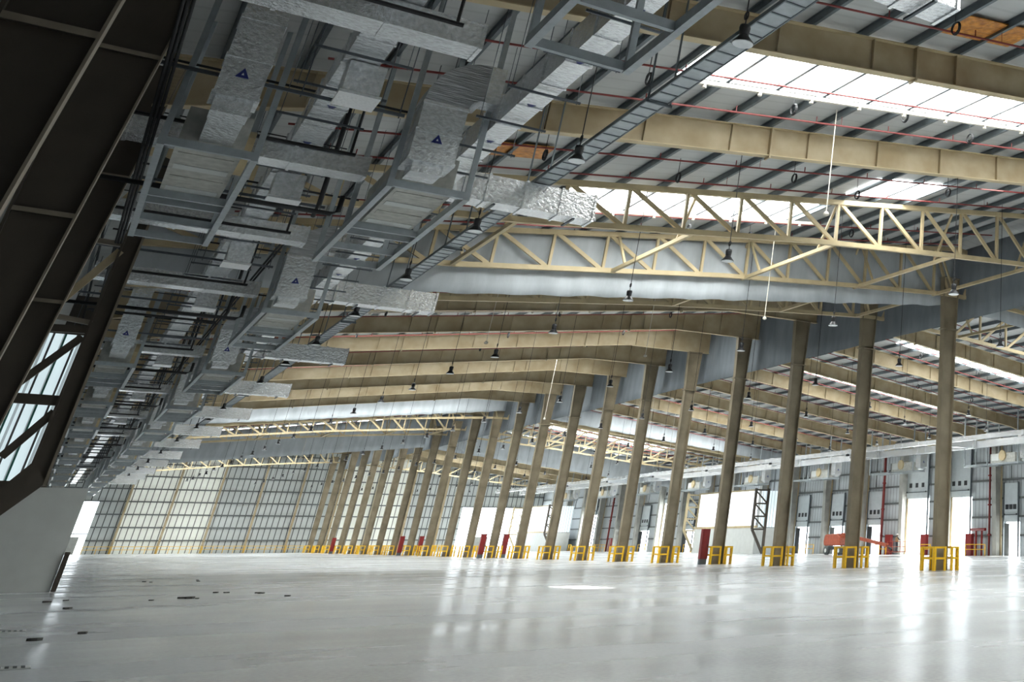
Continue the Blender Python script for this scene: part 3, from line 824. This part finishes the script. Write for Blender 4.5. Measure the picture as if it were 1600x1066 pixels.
def put_lamp(x, y, z, lab):
    for i in range(-4, 22):
        for dy in (3.87, 6.77):
            if abs(y-Y(i)-dy) < .08: y += .17
    if not vis(x, y, z): return False
    if _first[0]: _first[0] = False; o = lp; lp.location = (x, y, z); tag(lp, lab, 'lamp', 'black high-bay pendant lamps')
    else: o = dup_lamp((x, y, z), lab)
    key = round(ztop(x)-z, 2)
    if key not in cord:
        c_ = MB().tube([(0, 0, .55), (0, 0, ztop(x)-z+.255)], .014, 5).build('cord', 'black'); cord[key] = c_.data
    else:
        c_ = bpy.data.objects.new('cord', cord[key]); col.objects.link(c_)
    c_.parent = o
    return True
rows = [(7.45, 17.1, 8.9, 'in the row beside the cable tray'), (15.15, 33.4, 8.75, 'in the first row out over the left aisle'), (24.25, 32.4, 8.9, 'in the middle row of the left aisle'),
        (33.3, 40.4, 8.9, 'in the row just left of the centre columns'), (42.4, 48.5, 8.9, 'in the row just right of the centre columns'), (51.5, 57, 8.9, 'in the middle row of the right aisle'), (60.6, 66, 8.9, 'in the outer row of the right aisle')]
for x, y, st, w in rows:
    n = 0
    for k in range(22):
        if y+st*k > YE-6: break
        if put_lamp(x, y+st*k+random.uniform(-.15, .15), 10.2+random.uniform(-.08, .08)-.0, 'black pendant lamp %s, %s from the camera' % (w, ORD[n])): n += 1
# ------------------------------------------------------------------ sprinkler pipes, conduits
n = 0
for i in range(-4, 20):
    for dy in (3.9, 6.8):
        y = Y(i)+dy-.03
        for side in (0, 1):
            if side and i < 0: continue
            f = (lambda x: x) if side == 0 else mx_
            if n > 60: continue
            r = empty('sprinkler_pipe', (0, y, 0), 'red sprinkler pipe under the %s roof slope in bay %s, %s of the bay' % ('left' if side == 0 else 'right', ORD[i+4], 'near one' if dy < 5 else 'far one'), 'pipe', 'red sprinkler pipes'); n += 1
            MB().tube([(f(2), 0, ztop(2)-.35), (f(36.5), 0, ztop(36.5)-.35)], .035, 6).build('pipe', 'red', r)
            m = MB()
            for k in range(11): x = 4.2+3*k; m.tube([(f(x), 0, ztop(x)-.35), (f(x), 0, ztop(x)-.12)], .02, 5)
            for x in (3.44, 17.2, 31.0): m.tube([(f(x), 0, ztop(x)-.35), (f(x), 0, ztop(x)+.255)], .01, 4)
            m.build('sprinkler_heads', 'red', r)
for k, i in enumerate((-3, -1, 2)):
    y = Y(i)+4.3
    if i == -1: y = Y(i)+3.1
    r = empty('white_trunking', (0, y, 0), 'white lighting trunking with small fittings under the %s roof light' % ['nearest', 'second', 'third'][k], 'trunking', 'white trunking under the roof')
    MB().bar((10.2, 0, ztop(10.2)-.45), (24.5, 0, ztop(24.5)-.45), .13, .13).build('trunking', 'whitep', r)
    for q in range(8): x = 11+1.8*q; MB().tube([(x, 0, ztop(x)-.62), (x, 0, ztop(x)-.5)], .07, 8).build('fitting', 'whitep', r)
# hanging coils of cable at the roof
def make_coil():
    r = empty('cable_coil'); 
    for k in range(3): MB().ring((.02*k, 0, -.55), .17+.01*k, .022, 16, 5, 'x').build('loop', 'black', r)
    MB().tube([(0, 0, -.38), (0, 0, .25)], .012, 4).build('tail', 'black', r)
    return r
ck = make_coil(); n = 0
for i in range(-4, 8):
    for x in ((9.4, 14.6, 18.5, 22.6, 27.0) if i < 1 else (12, 22, 30, 46, 52, 58, 64)):
        y = Y(i)+5.2+random.uniform(-1.2, 1.2); x = x+random.uniform(-.4, .4)
        if not vis(x, y, ztop(x)-.5): continue
        if n > 42: continue
        put(ck, (x, y, ztop(x)+.0), 'black coil of spare cable hanging from a purlin, %s from the camera' % ORD[n], 'cable coil', 'cable coils under the roof'); n += 1
# white drop conduits with detectors
for k, (x, y, zb) in enumerate(((16.9, 29.9, 11.5), (24.1, 62.6, 11.5), (15.6, 64, 11.5), (22.7, 169.5, 11.5), (24.0, 47.6, 11.5), (15.4, 179.8, 11.5), (30.5, 100, 11.3), (48, 120, 11.2), (55, 130, 11.2))):
    r = empty('drop_conduit', (x, y, 0), 'thin white drop conduit with round detector, %s over the aisles from the camera' % ORD[k], 'conduit', 'white drop conduits')
    MB().tube([(0, 0, zb), (.06, .05, ztop(x)+.255)], .02, 6).build('conduit', 'whitep', r)
    MB().lathe([(.05, .06), (.1, 0), (.1, -.06), (.03, -.1)], (0, 0, zb)).build('detector', 'whitep', r, True)
# orange foil patches near the roof
for k, (x0, x1, y0, y1) in enumerate(((7.7, 9.9, 37.4, 39.0), (15.7, 18.3, 20.6, 22.0))):
    o = MB().prism([(x0, ztop(x0)+.1), (x1, ztop(x1)+.1), (x1, ztop(x1)+.14), (x0, ztop(x0)+.14)], y0, y1).build('roof_patch', 'orangef')
    tag(o, 'orange foil patch between purlins, %s' % ['just above the second branch duct', 'at the top right corner'][k], 'roof patch')

# ------------------------------------------------------------------ boom lift with worker
b = empty('boom_lift', (74.0, 0, 0), 'orange-red boom lift with lowered boom parked before the right dock doors', 'boom lift')
YB = 119.5
def bxl(y0, y1, z0, z1, x0, x1, nm, mm): return MB().box(x0, x1, y0, y1, z0, z1).build(nm, mm, b)
bxl(YB-1.8, YB+1.4, .55, .95, -1.0, 1.0, 'chassis', 'dark')
m = MB().prism([(YB-1.2, 1.0), (YB+2.4, 1.0), (YB+2.6, 1.5), (YB+2.3, 2.25), (YB-.4, 2.35), (YB-1.2, 2.0)], -1.05, 1.05, 'x').build('counterweight_body', 'machine', b)
bv = m.modifiers.new('b', 'BEVEL'); bv.width = .12; bv.segments = 2
for (dx, dy) in ((-1.05, YB-1.4), (1.05, YB-1.4), (-1.05, YB+1.6), (1.05, YB+1.6)):
    w_ = MB().tube([(dx-.18, dy, .48), (dx+.18, dy, .48)], .48, 18).build('wheel', 'rubber', b, True)
    MB().tube([(dx-.2, dy, .48), (dx+.2, dy, .48)], .22, 12).build('hub', 'white', w_)
MB().bar((0, YB-.2, 2.25), (0, YB-10.0, 1.05), .34, .3).build('boom', 'machine', b)
MB().bar((0, YB-9.6, 1.1), (0, YB-11.0, .6), .2, .2).build('jib', 'dark', b)
m = MB(); yk = YB-11.9
for (dx, dy) in ((-.9, -.5), (.9, -.5), (-.9, .6), (.9, .6)): m.bar((dx, yk+dy, .35), (dx, yk+dy, 1.45), .05, .05)
for z in (.38, .9, 1.45):
    m.bar((-.9, yk-.5, z), (.9, yk-.5, z), .05, .05).bar((-.9, yk+.6, z), (.9, yk+.6, z), .05, .05).bar((-.9, yk-.5, z), (-.9, yk+.6, z), .05, .05).bar((.9, yk-.5, z), (.9, yk+.6, z), .05, .05)
m.box(-.9, .9, yk-.5, yk+.6, .33, .38); m.build('basket', 'machine', b)
# worker: skin-modifier body
def person(loc, rz, lab, arms):
    J = {'pelvis': (0,0,.95), 'spine': (0,.02,1.2), 'chest': (0,.02,1.42), 'neck': (0,0,1.54), 'head0': (0,-.01,1.62), 'head1': (0,-.02,1.74)}
    R_ = {'pelvis': .15, 'spine': .14, 'chest': .165, 'neck': .06, 'head0': .09, 'head1': .085}
    E_ = [('pelvis','spine'), ('spine','chest'), ('chest','neck'), ('neck','head0'), ('head0','head1')]
    for s, n_ in ((-1, 'l'), (1, 'r')):
        J['hip'+n_] = (s*.1, 0, .88); J['kn'+n_] = (s*.12, -.03, .48); J['an'+n_] = (s*.12, .02, .09); J['to'+n_] = (s*.13, -.16, .05)
        R_['hip'+n_] = .1; R_['kn'+n_] = .065; R_['an'+n_] = .05; R_['to'+n_] = .045
        el, hd = arms[0 if s < 0 else 1]
        J['sh'+n_] = (s*.19, .01, 1.44); J['el'+n_] = el; J['wr'+n_] = hd
        R_['sh'+n_] = .062; R_['el'+n_] = .046; R_['wr'+n_] = .033
        d = (Vector(hd)-Vector(el)).normalized()
        E_ += [('pelvis','hip'+n_), ('hip'+n_,'kn'+n_), ('kn'+n_,'an'+n_), ('an'+n_,'to'+n_), ('chest','sh'+n_), ('sh'+n_,'el'+n_), ('el'+n_,'wr'+n_)]
        pl = Vector(hd)+d*.07; J['pl'+n_] = tuple(pl); R_['pl'+n_] = .03; E_.append(('wr'+n_, 'pl'+n_))
        sd = d.cross(Vector((0,0,1))).normalized()
        for q, (off, ln) in enumerate(((-.03, .06), (-.01, .075), (.01, .07), (.03, .055))):
            J['f%d%s' % (q, n_)] = tuple(pl+sd*off+d*ln+Vector((0,0,-.02))); R_['f%d%s' % (q, n_)] = .009; E_.append(('pl'+n_, 'f%d%s' % (q, n_)))
        J['t'+n_] = tuple(Vector(hd)+d*.04-sd*.05); R_['t'+n_] = .01; E_.append(('wr'+n_, 't'+n_))
    ks = list(J); me = bpy.data.meshes.new('person'); me.from_pydata([J[k] for k in ks], [(ks.index(a), ks.index(c_)) for a, c_ in E_], [])
    o = bpy.data.objects.new('person', me); col.objects.link(o); me.materials.append(M_['cloth'])
    md = o.modifiers.new('skin', 'SKIN')
    for i_, k in enumerate(ks):
        sv = me.skin_vertices[0].data[i_]; sv.radius = (R_[k], R_[k]*(.8 if k in ('chest', 'spine', 'pelvis') else 1)); sv.use_root = (k == 'pelvis')
    sb = o.modifiers.new('sub', 'SUBSURF'); sb.levels = 1; sb.render_levels = 2
    o.location = loc; o.rotation_euler.z = rz
    tag(o, lab, 'person')
    MB().lathe([(.17, 1.02), (.185, 1.2), (.21, 1.4), (.12, 1.51), (.08, 1.53)], (0, .01, 0)).build('shirt', 'vest', o, True)
    MB().lathe([(.08, 1.60), (.1, 1.68), (.1, 1.73), (.05, 1.8)], (0, -.01, 0)).build('face', 'skin', o, True)
    MB().lathe([(.15, 1.735), (.125, 1.75), (.12, 1.82), (.07, 1.88), (.01, 1.895)], (0, -.01, 0)).build('helmet', 'helmet', o, True)
    return o
person((74.0, yk, .38), math.pi/2, 'worker in white helmet and tan shirt standing in the lift basket', (((-.3, -.15, 1.25), (-.2, -.38, 1.2)), ((.3, -.15, 1.25), (.2, -.38, 1.25))))

# ------------------------------------------------------------------ floor bits
bits = [(3.88, 41.56), (3.75, 41.9), (4.05, 41.3), (4.91, 45.76), (5.18, 45.47), (5.93, 44.02), (6.24, 41.26), (2.97, 40.99), (1.13, 37.32), (1.2, 42.84), (.77, 41.86), (1.14, 26.8), (.5, 25.47), (4.01, 61.26), (4.2, 60.6), (5.77, 60.4), (5.9, 62.2), (5.9, 44.4)]
for k, (x, y) in enumerate(bits):
    s = random.uniform(.06, .13)*(1.3 if k in (0, 5, 17) else 1)
    m = MB(); a = [random.uniform(.6, 1) for _ in range(6)]
    m.prism([(s*a[q]*math.cos(q*math.pi/3), s*a[q]*math.sin(q*math.pi/3)) for q in range(6)], 0, s*.35, 'z')
    o = m.build('floor_offcut', 'debris'); o.location = (x, y, 0)
    tag(o, 'small dark offcut lying on the glossy floor at the left, %s from the camera' % ORD[sorted(bits, key=lambda p: p[1]).index((x, y))], 'debris', 'dark offcuts on the floor')
for k, (x, y) in enumerate(((.10, 28.4), (.16, 20.1))):
    r = empty('floor_grille', (x, y, 0), '%s floor grille with dark slots at the left edge' % ['farther', 'nearer'][k], 'floor grille')
    MB().box(-.3, .3, -.2, .2, 0, .012).build('frame', 'white', r)
    m = MB()
    for q in range(7): m.box(-.26+q*.078, -.22+q*.078, -.16, .16, .012, .016)
    m.build('slots', 'dark', r)
print('objects', len(bpy.data.objects))
